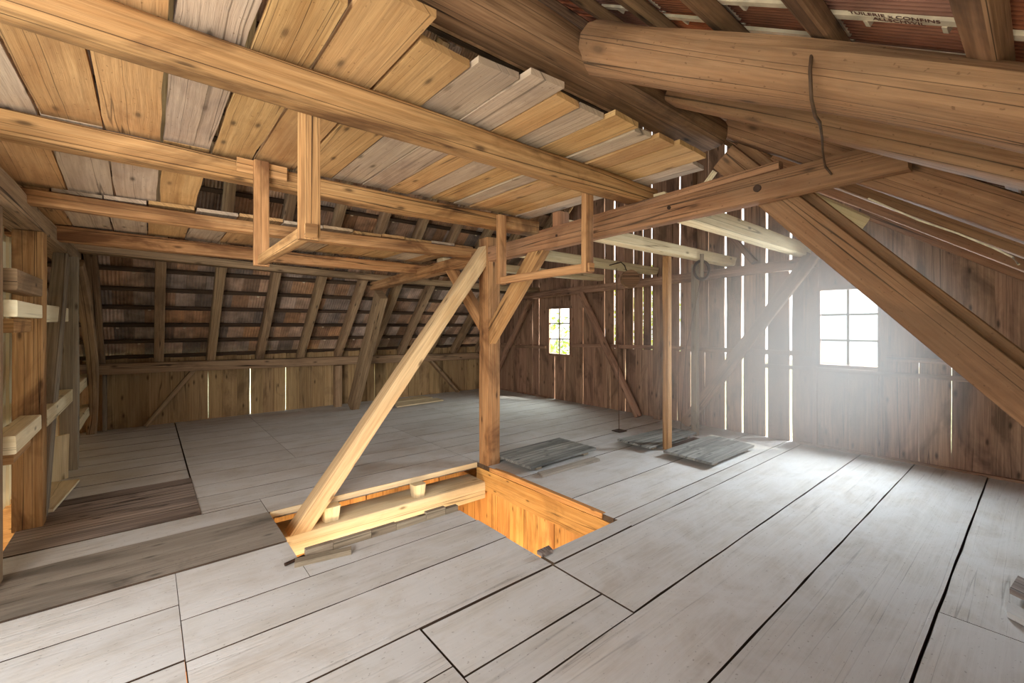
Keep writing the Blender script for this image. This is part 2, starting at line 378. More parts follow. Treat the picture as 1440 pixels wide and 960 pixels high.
w = MB(); box(w, (.70, 3.0, -.6), (.735, 4.4, -.05), 3, .003, axis=1)
struct(w.build('wall_slot_end', M['pit']))
w = MB()
box(w, (-4, -2, -2.45), (6.5, 8.7, -2.4), 4, 0, .4, 0, 0)
struct(w.build('floor_lower', M['pit']))
for nm, lo, hi in (('wall_lower_left', (-4.05, -2, -2.4), (-4, 8.7, -.08)), ('wall_lower_right', (6.5, -2, -2.4), (6.55, 8.7, -.08)), ('wall_lower_back', (-4, 8.7, -2.4), (6.5, 8.75, -.08)), ('wall_lower_front', (-4, -2.05, -2.4), (6.5, -2, -.08))):
    w = MB(); box(w, lo, hi, 2, 0, .5); struct(w.build(nm, M['pit']))

# ------------------------------------------------------------------ gable wall
gb = MB()
W1 = (5.985, 6.60, .92, 1.86); W2 = (1.20, 1.805, 1.015, 1.945)   # window openings
def ztop(y): return min(zr(y)+.26, zl(y)+.28)
def gable_zone(edges, z0, z1):
    """edges: list of (y, gap) from small y to large; boards fill between"""
    for (ya, ga), (yb, gb_) in zip(edges[:-1], edges[1:]):
        ga, gb_ = [q*1.5 if q > .005 else q for q in (ga, gb_)]; a_, b_ = ya+ga/2, yb-gb_/2
        segs = [(z0, z1)]
        for w0, w1, wz0, wz1 in (W1, W2):
            ns = []
            for s0, s1 in segs:
                if b_ > w0+.002 and a_ < w1-.002:
                    if s0 < wz0 < s1 or (s0 < wz1 and (s1 is None or s1 > wz0)):
                        if s0 < wz0-.01: ns.append((s0, wz0))
                        if s1 is None or s1 > wz1+.01: ns.append((wz1, s1))
                        continue
                ns.append((s0, s1))
            segs = ns
        r = R.random(); dx = R.choice((0, .006))
        for s0, s1 in segs:
            ta = ztop(a_) if s1 is None else s1; tb = ztop(b_) if s1 is None else s1
            if ta <= s0: continue
            panel(gb, (GX+dx, a_, s0), (GX+dx, b_, s0), (GX+dx, a_, ta), (GX+dx, b_, tb), (.026, 0, 0), max(2, int((ta-s0)/.3)), .004, r)
def fill(gaps, lo, hi, maxw=.3):
    """gaps (y, width) -> complete list of board edges, extra tight joints where boards would be too wide"""
    pts = sorted(gaps+[(lo, 0), (hi, 0)]+[(w, .001) for W in (W1, W2) for w in W[:2]]); out = [pts[0]]
    for p in pts[1:]:
        q = out[-1]; n = int((p[0]-q[0])/maxw)
        for k in range(n): out.append((q[0]+(p[0]-q[0])*(k+1)/(n+1)+R.uniform(-.02, .02), -.003))
        if p[0]-out[-1][0] > .01: out.append(p)
    return out
UP = [(7.106, .008), (6.896, .01), (5.658, .009), (5.438, .004), (5.145, .016), (4.922, .024), (4.715, .008), (4.524, .018), (4.333, .016), (4.169, .018), (3.667, .018), (3.422, .009), (3.205, .007), (2.953, .024), (2.715, .026), (2.401, .022), (2.11, .022), (7.75, .006)]
LOW = [(7.106, .006), (6.896, .010), (6.426, .014), (6.145, .007), (5.658, .010), (5.395, .006), (5.016, .009), (4.693, .012), (4.237, .004), (3.972, .016), (3.71, .007), (3.485, .014), (3.265, .008), (3.10, .004), (2.953, .016), (2.715, .020), (2.401, .024), (2.11, .024), (.875, .004), (.623, .004), (7.75, .005), (1.50, .002), (1.17, .002)]
LOW0 = LOW
gable_zone(fill(UP, -2.3, 8.62), 1.10, None)
gable_zone(fill(LOW0, -2.3, 8.62), -.06, 1.10)
wall_gable = struct(gb.build('wall_right', M['gable']))
# floor strip in front of the gable
mb = MB(); box(mb, (6.40, -2, .0), (6.449, 2.0, .025), 8, .004); box(mb, (6.40, 6.62, .0), (6.449, 8.5, .02), 8, .004)
struct(mb.build('baseboard_right', M['gable']))

def window(name, W, lab):
    y0, y1, z0, z1 = W
    fr = MB(); f = .045
    for (a_, b_, c_, d_) in ((y0-.005, y0+f*.5, z0, z1), (y1-f*.5, y1+.005, z0, z1)): box(fr, (GX-.012, a_, c_), (GX+.045, b_, d_), 2, .001)
    for (c_, d_) in ((z0-.03, z0+.012), (z1-.012, z1+.04)): box(fr, (GX-.02, y0-.05, c_), (GX+.045, y1+.05, d_), 2, .001, axis=1)
    o = struct(fr.build(name, M['gable'])); o['label'] = lab
    ym = (y0+y1)/2
    mt = MB(); box(mt, (GX+.0, ym-.013, z0), (GX+.025, ym+.013, z1), 2, 0)
    for k in (1, 2):
        zz = z0+(z1-z0)*k/3; box(mt, (GX+.0, y0, zz-.011), (GX+.025, y1, zz+.011), 2, 0)
    mt.build('glazing_bars', M['greyw'], parent=o)
    g = MB(); box(g, (GX+.016, y0, z0), (GX+.020, y1, z1), 1, 0); g.build('pane', M['glass'], parent=o)
    return o
window('window_1', W1, 'six pane window at the left end of the gable')
window('window_2', W2, 'six pane window half behind the raking strut')

timber('gable_tie', 'long horizontal timber across the gable above the small window', 'beam', (6.33, 7.3, 2.14), (6.33, 1.78, 2.285), rect(.1, .13, .012), 'gable', sag=.01)
timber('gable_rail', 'slim rail on the gable between window and middle post', 'rail', (6.415, 5.90, 1.12), (6.415, 4.10, 1.15), rect(.055, .06, .006), 'gable')
timber('gable_rail', 'slim rail on the gable left of the small window', 'rail', (6.415, 8.2, 1.03), (6.415, 6.65, 1.05), rect(.055, .06, .006), 'gable')
timber('gable_rail', 'slim rail on the gable right of the middle post', 'rail', (6.415, 3.86, 1.155), (6.415, 1.85, 1.15), rect(.055, .06, .006), 'gable')
timber('gable_rail', 'low slim rail on the gable beneath the large window', 'rail', (6.42, 2.42, .965), (6.42, .0, .955), rect(.05, .05, .006), 'gable')
timber('gable_rail', 'short slim rail right of the large bright window', 'rail', (6.42, 1.14, 1.13), (6.42, .45, 1.12), rect(.05, .05, .006), 'gable')
timber('gable_post', 'upright post in the middle of the gable wall', 'post', (6.36, 3.975, 0), (6.36, 3.975, 2.19), rect(.13, .15, .01), 'gable')
timber('gable_brace', 'round pole brace right of the small window, leaning against the gable', 'brace', (6.20, 4.25, .01), (6.20, 5.50, 2.10), circ(.065, 12), 'gable')
timber('gable_brace', 'long flat brace rising right across the bright gaps of the gable', 'brace', (6.24, 3.46, .02), (6.24, 1.80, 2.36), rect(.07, .16, .01), 'gable', up=(0, 1, 0))
timber('gable_brace', 'brace at the far corner of gable and eave wall', 'brace', (6.31, 8.50, .02), (6.31, 7.02, 2.05), rect(.07, .13, .01), 'gable', up=(1, 0, 0))
timber('gable_brace', 'upper brace on the gable above the horizontal timber', 'brace', (6.36, 2.52, 2.36), (6.36, 3.12, 3.15), rect(.07, .1, .01), 'gable', up=(1, 0, 0))
timber('gable_post', 'short post standing on the gable timber behind the pulleys', 'post', (6.37, 3.42, 2.30), (6.37, 3.42, 4.05), rect(.1, .12, .01), 'gable')
timber('gable_batten', 'thin upright batten below the right edge of the large window', 'batten', (6.43, 1.235, .0), (6.43, 1.235, 1.0), rect(.04, .06, .004), 'gable')
timber('gable_batten', 'thin upright batten below the left edge of the large window', 'batten', (6.43, 1.83, .0), (6.43, 1.83, 1.0), rect(.04, .06, .004), 'gable')

# ------------------------------------------------------------------ eave wall
ew = MB()
gaps = {1.345: .016, 1.895: .014, 3.222: .016, 3.525: .014, .756: .006}
xs = sorted(gaps); edges = [(-1.2, 0)]
for g in xs+[6.5]:
    q = edges[-1]; n = max(0, int((g-q[0])/.26))
    for k in range(n): edges.append((q[0]+(g-q[0])*(k+1)/(n+1), -.006))
    edges.append((g, gaps.get(g, 0)))
for q, ((a_, ga), (b_, gg)) in enumerate(zip(edges[:-1], edges[1:])):
    dy = .0 if q % 2 else .012
    panel(ew, (a_+ga/2, EY+dy, -.06), (b_-gg/2, EY+dy, -.06), (a_+ga/2, EY+dy, 1.02+R.uniform(-.02, .0)), (b_-gg/2, EY+dy, 1.02), (0, .026, 0), 5, .004)
struct(ew.build('wall_left', M['eave']))
timber('wall_plate', 'long plate timber along the foot of the far roof slope', 'beam', (-.75, 8.44, .895), (6.28, 8.44, .80), rect(.15, .15, .012), 'raft', step=.3)
timber('eave_post', 'short post under the plate at the leaning strut foot', 'post', (2.73, 8.4, 0), (2.73, 8.4, .76), rect(.14, .12, .01), 'raft')
timber('eave_brace', 'short brace on the eave wall nearest the partition', 'brace', (-.02, 8.47, .02), (.56, 8.47, .82), rect(.06, .12, .01), 'raft', up=(0, 1, 0))
timber('eave_brace', 'short brace on the eave wall nearest the gable', 'brace', (5.40, 8.47, .02), (4.70, 8.47, .76), rect(.06, .12, .01), 'raft', up=(0, 1, 0))
timber('eave_board', 'pale upright board in the corner of eave wall and partition', 'board', (-.47, 8.54, 0), (-.47, 8.54, .80), rect(.06, .05, .004), 'greyw')
timber('leaning_strut', 'leaning strut from the eave post foot up to the cross beam end', 'strut', (2.87, 8.0, .03), (2.87, 6.74, 2.0), rect(.13, .26, .012), 'raft', up=(0, 1, 0))
mb = MB()
panel(mb, (3.50, 7.52, .012), (3.62, 7.90, .012), (4.52, 7.60, .012), (4.55, 7.92, .012), (0, 0, .022), 5, .005)
tag(mb.build('loose_plank', M['pale'], loc=(4, 7.7, .012)), 'bright loose plank on the far floor, nearer of the two by the leaning strut', 'plank', 'bright planks on the far floor')
mb = MB(); panel(mb, (3.60, 7.95, .012), (3.70, 8.24, .012), (4.50, 8.0, .012), (4.44, 8.36, .012), (0, 0, .022), 5, .005)
tag(mb.build('loose_plank', M['pale'], loc=(4, 8.1, .012)), 'bright loose plank on the far floor, one closer to the eave wall', 'plank', 'bright planks on the far floor')

# ------------------------------------------------------------------ left roof slope
nl = V((0, 1.03, 1)).normalized()   # outward normal
dl = V((0, -1, 1.03)).normalized()  # up the slope
ORD = ['first', 'second', 'third', 'fourth', 'fifth', 'sixth', 'seventh', 'eighth', 'ninth', 'tenth', 'eleventh', 'twelfth', 'thirteenth', 'fourteenth']
rx = [-.52, .13, .78, 1.47, 2.12, 2.78, 3.42, 4.06, 4.72, 5.36, 6.02]
for i, x in enumerate(rx):
    p0 = V((x, 8.55, zl(8.55)))+nl*.08; p1 = V((x, 4.6, zl(4.6)))+nl*.08
    timber('rafter', 'rafter of the far roof slope, %s from the partition' % ORD[i], 'rafter', p0, p1, rect(.115, .15, .012), 'raft', group='rafters of the far roof slope', up=nl, step=.35, wob=.006)
rt = struct(bpy.data.objects.new('roof_left', None)); C.objects.link(rt)
s0 = V((0, 8.75, zl(8.75))); slope_len = (8.75-4.5)*math.sqrt(1+1.03**2)
row = .33; nrow = int(slope_len/row)+1
for i in range(nrow):
    p = s0+dl*(row*i+.06)+nl*.178
    mb = MB(); sweep(mb, p+V((-2.4, 0, 0)), p+V((6.55, 0, 0)), rect(.055, .04, .004, 1), up=nl, step=.5, wob=.004)
    mb.build('roof_lath', M['lath'], parent=rt)
tl = MB(); tw = .225
prof = [(0, .022), (.05, .004)]+[(q, h) for c in (.18, .34, .5, .66, .82) for q, h in ((c-.06, 0), (c-.03, .009), (c+.03, .009), (c+.06, 0))]+[(.95, .004), (1.0, .022)]
for i in range(nrow):
    for j in range(int(9.0/tw)):
        x0 = -2.4+j*tw+(tw/2 if i % 2 else 0); rnd = R.random()
        lo = s0+dl*(row*i-.08)+nl*(.205+R.uniform(-.004, .006)); hi = s0+dl*(row*(i+1)+.02+R.uniform(-.012, .012))+nl*(.200+R.uniform(-.004, .006))
        lo = lo+nl*.028; st = .012*(j % 2)
        vs = []; k = len(prof)
        sk = R.uniform(-.006, .006)
        for base, e in ((lo, sk), (hi, -sk)):
            for a_, h in prof: vs.append(base+V((x0+e+a_*(tw+.016), 0, 0))+nl*(h+st))
        for base, e in ((lo, sk), (hi, -sk)):
            for a_, h in prof: vs.append(base+V((x0+e+a_*(tw+.016), 0, 0))+nl*(h+st+.014))
        fs, us = [], []
        for q in range(k-1):
            fs += [(q, q+1, k+q+1, k+q), (2*k+q, 3*k+q, 3*k+q+1, 2*k+q+1), (q, 2*k+q, 2*k+q+1, q+1), (k+q, k+q+1, 3*k+q+1, 3*k+q)]; us += [((0, 0), (1, 0), (1, 1), (0, 1))]*4
        fs += [(0, k, 3*k, 2*k), (k-1, 3*k-1, 4*k-1, 2*k-1)]; us += [((0, 0), (1, 0), (1, 1), (0, 1))]*2
        tl.add(vs, fs, us, rnd, 0)
        if R.random() < .6:   # fixing nib / mortar bit
            xx = x0+R.uniform(.03, .18); c = hi-dl*.03
            vs = [c+V((xx+a_*.03, 0, 0))+dl*b_*.02+nl*d_ for d_ in (-.022, .0) for a_, b_ in ((0, 0), (1, 0), (1, 1), (0, 1))]
            tl.add(vs, [(3, 2, 1, 0), (4, 5, 6, 7), (0, 1, 5, 4), (1, 2, 6, 5), (2, 3, 7, 6), (3, 0, 4, 7)], [((0, 0), (1, 0), (1, 1), (0, 1))]*6, rnd, 1 if R.random() < .4 else 0)
tl.build('roof_tiles', [M['tile'], M['mortar']], parent=rt)
mb = MB(); sweep(mb, (-2.4, 4.53, 5.20), (6.56, 4.53, 5.20), circ(.22, 12, .16), step=.5)
mb.build('ridge_cap', M['tile'], parent=rt)
timber('purlin', 'long purlin under the far rafters, from partition to gable', 'beam', (-.75, 6.93, 2.385), (6.42, 6.93, 2.265), rect(.17, .10, .012), 'raft', step=.3, wob=.004, sag=.045)

# ------------------------------------------------------------------ right roof slope
nr = V((0, -.685, 1)).normalized(); dr = V((0, 1, .685)).normalized()
rr = struct(bpy.data.objects.new('roof_right', None)); C.objects.link(rr)
bz = .255
ys = [.755-.335*k for k in range(-11, 10)]
for y in ys:
    p = V((0, y, zr(y)+bz))
    mb = MB(); sweep(mb, p+V((-2.4, 0, 0)), p+V((6.55, 0, 0)), rect(.062, .05, .006, 1), up=nr, step=.5, wob=.004)
    mb.build('roof_lath', M['old'], parent=rr)
tr = MB(); tw = .23
pitch = .335*math.sqrt(1+.685**2)
for y in ys:
    for j in range(39):
        x0 = -2.4+j*tw
        near = -.8 < y < 1.6 and x0 > -.2
        rnd = R.random(); b0 = V((x0, y-.335-.03, zr(y-.335-.03)+bz))+nr*.052; b1 = V((x0, y+.04, zr(y+.04)+bz))+nr*.034
        nrib = 11 if near else 3
        pr = []
        for q in range(nrib):
            pr += [((q+.1)/nrib, 0), ((q+.45)/nrib, 0), ((q+.55)/nrib, .007), ((q+.95)/nrib, .007)]
        pr = [(0, 0)]+pr+[(1, .0)]
        k = len(pr); vs = [b+V((a_*(tw+.012), 0, 0))+nr*(h+o+.008*(j % 2)) for o in (0, .02) for b in (b0, b1) for a_, h in pr]
        fs, us = [], []
        for q in range(k-1):
            fs += [(q, k+q, k+q+1, q+1), (2*k+q, 2*k+q+1, 3*k+q+1, 3*k+q), (q, q+1, 2*k+q+1, 2*k+q), (k+q, 3*k+q, 3*k+q+1, k+q+1)]; us += [((0, 0), (1, 0), (1, 1), (0, 1))]*4
        tr.add(vs, fs, us, rnd, 0)
        if near:   # side lap flange with two stubs, dusty pale
            def cub(c0, c1, wx, h):
                v8 = [c+V((xx, 0, 0))+nr*hh for c in (c0, c1) for xx, hh in ((0, -h), (wx, -h), (wx, .001), (0, .001))]
                tr.add(v8, [(0, 1, 2, 3), (7, 6, 5, 4), (0, 4, 5, 1), (1, 5, 6, 2), (2, 6, 7, 3), (3, 7, 4, 0)], [((0, 0), (1, 0), (1, 1), (0, 1))]*6, rnd, 1)
            cub(b0+dr*.05, b1-dr*.05, .03, .010)
            for s in (.3, .68):
                c = b0.lerp(b1, s)+V((.03, 0, 0)); cub(c, c+dr*.012, .035, .012)
            cub(b0+dr*.03, b0+dr*.042, .2, .012)
tr.build('roof_tiles', [M['tile2'], M['mortar']], parent=rr)
RW = [('log', 1.60, .098), ('sq', 2.25, .09), ('sq', 2.978, .10), ('sq', 3.80, .10), ('sq', 4.95, .10), ('sq', 6.36, .09)]
RL = ['thick round log rafter nearest the camera, tied with wire', 'squared rafter beneath the round log rafter, with bright lower edge', 'rafter that takes the right end of the cross beam', 'rafter one beyond the cross beam end', 'rafter midway between cross beam and gable', 'last rafter of the near slope, against the gable']
for (kind, x, r), lb in zip(RW, RL):
    ya, yb = -2.66, 1.33
    if kind == 'log':
        timber('log_rafter', lb, 'rafter', (x, -3.18, 2.01-.61*3.21), (x, 1.30, 2.785), circ(r, 16), 'right', group='rafters of the near slope', wob=.022, taper=(.45, 1.15), step=.1)
    else:
        h = .17 if x > 2.5 else .15
        z0 = (lambda y: zr(y)+.09) if x > 2.5 else (lambda y: 2.024+.6*y)
        timber('rafter', lb, 'rafter', (x, ya, z0(ya)), (x, yb if x > 2.5 else 1.30, z0(yb if x > 2.5 else 1.30)), rect(.12 if x == 2.978 else .14, h, .015), 'right', group='rafters of the near slope', wob=.006, up=nr)
timber('purlin', 'big dark log purlin over the ragged ceiling edge', 'beam', (-1.2, 1.45, 2.78), (2.92, 1.45, 2.78), rect(.24, .19, .07, 3), 'old', step=.12, wob=.014)
timber('raking_brace', 'broad plank strut in front of the large window', 'strut', (2.98, -.98, .04), (2.98, 1.36, 2.618), rect(.10, .173, .012), 'right', up=(0, -.75, .66), wob=.003)
timber('raking_board', 'narrow board fixed above the broad plank strut', 'board', (3.08, -1.05, .04), (3.08, 1.33, 2.70), rect(.07, .13, .01), 'right', up=(0, -.75, .66), wob=.003)
timber('brace_log', 'short pale round log end wedged behind the cross beam', 'log', (3.22, 1.08, 2.38), (3.42, .72, 2.12), circ(.06, 10), 'pale', wob=.008)
timber('short_board', 'short plank nailed under the rafters by the cross beam end', 'board', (3.25, .35, 2.12), (3.25, .80, 2.43), rect(.22, .03, .004), 'right', up=nr)

# ------------------------------------------------------------------ main frame
timber('main_post', 'square post rising beside the floor hole', 'post', (2.885, 3.875, 0), (2.885, 3.875, 2.45), rect(.165, .17, .012), 'beam')
timber('cross_beam', 'cross beam from the post to the near roof slope', 'beam', (2.855, 3.79, 2.265), (2.855, .42, 2.335), rect(.11, .155, .012), 'right', wob=.005)
timber('cross_beam', 'cross beam from the post to the leaning strut', 'beam', (2.87, 7.02, 2.145), (2.87, 3.96, 2.265), rect(.14, .13, .012), 'beam', wob=.005)
timber('beam_lap', 'thin lapping board on top of the right cross beam', 'board', (2.84, 3.0, 2.36), (2.84, .98, 2.43), rect(.07, .05, .008), 'right')
timber('knee_brace', 'knee brace from the post up to the right cross beam', 'brace', (2.86, 3.788, 1.42), (2.86, 3.06, 2.20), rect(.10, .155, .01), 'beam', cut0=1.07, cut1=-.93)
timber('knee_brace', 'knee brace from the post up to the left cross beam', 'brace', (2.86, 3.962, 1.53), (2.86, 4.60, 2.17), rect(.10, .13, .01), 'beam', cut0=1, cut1=-1)
timber('raking_strut', 'long raking strut from the floor slot to the post head', 'strut', (.95, 3.897, -.172), (2.798, 3.897, 2.248), rect(.15, .135, .01), 'strut', wob=.003, step=.1, cut0=-.76, cut1=1.31)

timber('ceiling_beam', 'hewn log beam under the ceiling, nearest the ragged edge', 'beam', (-.9, 1.95, 2.49), (3.02, 1.97, 2.495), rect(.16, .13, .03, 3), 'beam', sag=.02, wob=.012, step=.12)
timber('ceiling_beam', 'hewn log beam under the ceiling, second from the ragged edge', 'beam', (-.9, 3.24, 2.49), (2.98, 3.26, 2.47), rect(.15, .125, .025, 3), 'beam', sag=.02, wob=.010, step=.12)
timber('ceiling_beam', 'beam with a free end on the left cross beam, third from the edge', 'beam', (-.9, 4.26, 2.355), (2.98, 4.18, 2.335), rect(.15, .10, .014, 2), 'beam', sag=.035, wob=.008)
timber('ceiling_beam', 'beam with a free end nearest the purlin, carrying loose boards', 'beam', (-.9, 5.47, 2.31), (2.98, 5.47, 2.275), rect(.13, .13, .014, 2), 'beam', sag=.02, wob=.008)
# ceiling boards
cb = MB(); x = -1.3
seam = [-.42, -.18, .06, .30, .52, .78, 1.02, 1.24, 1.44, 1.62, 1.82, 2.04, 2.2, 2.38, 2.56, 2.74, 2.92]
while seam[0] > -1.3: seam.insert(0, seam[0]-.27)
for a_, b_ in zip(seam[:-1], seam[1:]):
    g = R.choice((.010, .014, .022)); r = R.random(); dz = R.uniform(0, .012)
    ye = 1.40+R.uniform(-.05, .09)
    panel(cb, (a_+g/2, ye, 2.556+dz), (b_-g/2, ye+R.uniform(-.02, .02), 2.556+dz), (a_+g/2, 3.27, 2.556+dz), (b_-g/2, 3.27, 2.556+dz), (0, 0, .028), 8, .006, r)
    if b_ < .33:
        r = R.random(); panel(cb, (a_+g/2, 3.22, 2.562), (b_-g/2, 3.22, 2.562), (a_+g/2, 4.38, 2.405), (b_-g/2, 4.38+R.uniform(-.02, .03), 2.405), (0, 0, .028), 6, .006, r)
struct(cb.build('ceiling', M['ceil']))
# loose boards over the third and fourth beam
x = -.75; i = 0
bits = []
while x < 2.75:
    w_ = R.uniform(.24, .34); bits.append((x, x+w_-.012)); x += w_
for i, (a_, b_) in enumerate(bits):
    mb = MB(); ya, yb = 4.20+R.uniform(0, .06), 5.52+R.uniform(-.03, .05)
    panel(mb, (a_, ya, 2.392+.007*(i % 2)), (b_, ya, 2.392+.007*(i % 2)), (a_, yb, 2.375), (b_, yb, 2.375), (0, 0, .026), 5, .006)
    tag(mb.build('loft_board', M['ceil'], loc=((a_+b_)/2, ya, 2.39)), 'loose board across the two free-ended beams, %s from the partition' % ORD[i], 'board', 'loose boards across the free-ended beams')

# hanging racks
def rack(lab, xa, ya, za, xb, yb, zb, zbot):
    t = empty('hanging_rack', (xa, (ya+yb)/2, zbot), lab, 'rack', 'hanging racks under the ceiling beams')
    for (x, y, z, w_) in ((xa, ya, za, .085), (xb, yb, zb, .085)):
        mb = MB(); sweep(mb, (x, y, zbot), (x, y, z), rect(w_, .045, .005), up=(0, 1, 0), wob=.002)
        mb.build('upright', M['beam'], parent=t, loc=(x, y, zbot), smooth=S30)
    mb = MB(); sweep(mb, (xa, ya-.04, zbot+.035), (xb, yb+.04, zbot+.035), rect(.05, .06, .005), wob=.003)
    o = mb.build('crossbar', M['beam'], parent=t, loc=(xa, ya, zbot), smooth=S30)
rack('wooden hanging rack near the partition, in front of the hole in the ceiling', .545, 2.055, 2.46, .55, 3.135, 2.53, 1.875)
rack('wooden hanging rack beside the main post, in front of the cross beam', 2.40, 2.065, 2.46, 2.47, 3.14, 2.50, 1.875)

# long pale beams to the gable
for lb, ya, za, yb, zb, h in (('pale beam to the gable, ending left of the large window', 1.86, 2.42, 1.93, 2.44, .15), ('pale beam to the gable with the iron ring on it', 2.84, 2.41, 2.84, 2.40, .125),
                              ('pale beam to the gable with the pulley block on it', 3.99, 2.385, 4.06, 2.39, .115), ('pale beam to the gable nearest the far purlin', 5.05, 2.33, 5.16, 2.37, .11)):
    timber('gable_beam', lb, 'beam', (2.95, ya, za), (6.37, yb, zb), rect(.14, h, .012), 'pale', group='beams from the cross beam to the gable', cut1=.5)

tag(timber('beam_cleat', 'x', 'cleat', (.42, 3.152, 2.49), (.70, 3.152, 2.485), rect(.012, .085, .002), 'beam'), 'flat nailed cleat on the second hewn log, behind the small rack upright', 'cleat')
timber('stub_block', 'small upright block on the cross beam beside the hanging rack', 'block', (2.88, 2.79, 2.39), (2.88, 2.79, 2.52), rect(.10, .12, .008), 'right')
timber('loose_stick', 'short pale stick leaning above the right cross beam', 'stick', (3.2, 1.66, 2.50), (3.2, 1.54, 2.63), rect(.03, .03, .003), 'pale')
xb = bpy.data.objects['cross_beam']
for y, z, r in ((1.093, 2.318, .022), (1.669, 2.322, .013), (2.763, 2.300, .012)):
    mb = MB(); sweep(mb, (2.793, y, z), (2.83, y, z), circ(r, 12), wob=0, step=.1); mb.build('peg_hole_disc', M['iron'], parent=xb)  # dark discs standing in for the shade inside peg holes

# thin posts, hatch leaves
timber('thin_post', 'thin light post between the far hatch leaves, the nearer one', 'post', (4.87, 2.93, 0), (4.87, 2.93, 2.34), rect(.075, .085, .005), 'beam')
timber('thin_post', 'thin dark post behind the far hatch leaves, the farther one', 'post', (5.79, 3.06, 0), (5.79, 3.06, 2.34), rect(.075, .085, .005), 'greyw')
def leaf(lab, c, z=.045, planks=3):
    cs = [V((*p, z)) for p in c]      # near-left, far-left.. given as (x0,y0),(x1,y0),(x0,y1),(x1,y1)
    t = empty('hatch_leaf', sum(cs, V())/4*1.0-V((0, 0, z-.002)), lab, 'hatch', 'hatch leaves on the floor')
    mb = MB()
    for k in range(planks):
        a_, b_ = k/planks, (k+1)/planks-.012
        panel(mb, cs[0].lerp(cs[2], a_), cs[0].lerp(cs[2], b_), cs[1].lerp(cs[3], a_), cs[1].lerp(cs[3], b_), (0, 0, .026), 5, .004, (.2, .8, .45, .6)[k % 4])
    mb.build('plank_top', M['hatch'], parent=t)
    for s in (.14, .86):
        p, q = cs[0].lerp(cs[1], s), cs[2].lerp(cs[3], s); mb = MB()
        sweep(mb, p+V((0, .03, -.02)), q+V((0, -.03, -.02)), rect(.08, .036, .004), wob=.002); mb.build('cleat', M['greyw'], parent=t)
    return t
leaf('dark plank hatch leaf beside the foot of the main post', ((2.99, 3.32), (4.06, 3.36), (2.98, 3.93), (4.06, 3.97)))
leaf('dark plank hatch leaf behind the nearer thin post', ((4.57, 2.98), (5.70, 2.99), (4.58, 3.45), (5.68, 3.40)))
leaf('dark plank hatch leaf in front of the nearer thin post', ((4.54, 2.22), (5.62, 2.23), (4.56, 2.80), (5.71, 2.80)))
mb = MB(); panel(mb, (3.0, 3.16, .003), (3.03, 3.26, .003), (3.86, 3.14, .003), (3.88, 3.24, .003), (0, 0, .024), 5, .008)
tag(mb.build('loose_plank', M['grime'], loc=(3.4, 3.2, 0)), 'narrow pale plank along the hatch leaf beside the main post', 'plank')

# weathered boards at the right picture edge
for k, (lb, c, z, mt) in enumerate((('weathered grey board at the bottom of a stack by the right edge', ((3.05, -.5), (3.55, .135), (3.0, -.5), (3.40, .125)), .006, 'floor'), ('knotty weathered board on top of a stack by the right edge', ((3.4, -.5), (3.86, .10), (3.2, -.52), (3.64, .125)), .036, 'dark'))):
    mb = MB(); (a_, b_, c_, d_) = [V((*p, z)) for p in c]
    panel(mb, a_, c_, b_, d_, (0, 0, .028), 5, .008)
    tag(mb.build('stacked_board', M[mt], loc=a_), lb, 'board', 'weathered boards by the right edge')

# ------------------------------------------------------------------ partition on the left
PX = -.60
w = MB(); y = 3.2; k = 0
while y < 8.65:
    panel(w, (PX-.34, y, -.05), (PX-.34, y+.146, -.05), (PX-.34, y, 2.62), (PX-.34, y+.146, 2.62), (-.024, 0, 0), 5, .002); y += .15
for y in (3.9, 4.5, 5.1, 5.7, 6.3, 6.9, 7.5): box(w, (PX-.34, y, -.05), (PX-.32, y+.05, 2.5), 3, .001)
struct(w.build('wall_partition', M['cream']))
timber('partition_plate', 'top plate of the partition frame at the left edge', 'beam', (PX-.10, 2.6, 2.265), (PX-.10, 8.3, 2.30), rect(.2, .15, .012), 'raft', wob=.006)
timber('partition_post', 'partition post at the very left edge', 'post', (PX-.115, 3.84, 0), (PX-.115, 3.84, 2.2), rect(.15, .12, .008), 'raft')
timber('partition_post', 'wide orange brown partition post, second from the left edge', 'post', (PX-.08, 4.84, 0), (PX-.08, 4.84, 2.2), rect(.15, .16, .01), 'beam')
timber('partition_post', 'partition post behind the grey tilted board', 'post', (PX-.03, 6.50, 0), (PX-.03, 6.50, 2.22), rect(.12, .14, .01), 'greyw')
timber('partition_brace', 'grey tilted board between two partition posts', 'brace', (PX-.06, 4.98, 0), (PX-.06, 6.25, 2.2), rect(.1, .22, .008), 'greyw', up=(0, 1, 0))
timber('partition_brace', 'crooked barked pole brace at the far end of the partition', 'brace', (PX+.0, 8.5, .0), (PX+.0, 6.85, 2.2), rect(.11, .16, .03, 3), 'raft', up=(0, 1, 0), wob=.02, bow=-.06)
timber('partition_rail', 'upper short rail between the two leftmost partition posts', 'rail', (PX-.05, 3.92, 1.78), (PX-.05, 4.74, 1.78), rect(.1, .13, .008), 'raft')
timber('partition_rail', 'pale middle rail between the two leftmost partition posts', 'rail', (PX-.05, 3.92, 1.605), (PX-.05, 4.74, 1.605), rect(.1, .10, .008), 'cream')
timber('partition_rail', 'pale middle rail beyond the wide orange brown post', 'rail', (PX-.06, 4.94, 1.60), (PX-.06, 7.4, 1.62), rect(.06, .14, .008), 'cream')
timber('partition_rail', 'low rail between the two leftmost partition posts', 'rail', (PX-.06, 3.92, .79), (PX-.06, 4.74, .79), rect(.11, .11, .008), 'pale')
timber('partition_rail', 'low rail running to the far end of the partition', 'rail', (PX-.05, 4.94, .78), (PX-.05, 8.4, .78), rect(.10, .13, .008), 'pale')
timber('partition_rail', 'lowest rail at the far end of the partition', 'rail', (PX-.05, 6.6, .36), (PX-.05, 8.4, .36), rect(.10, .13, .008), 'pale')
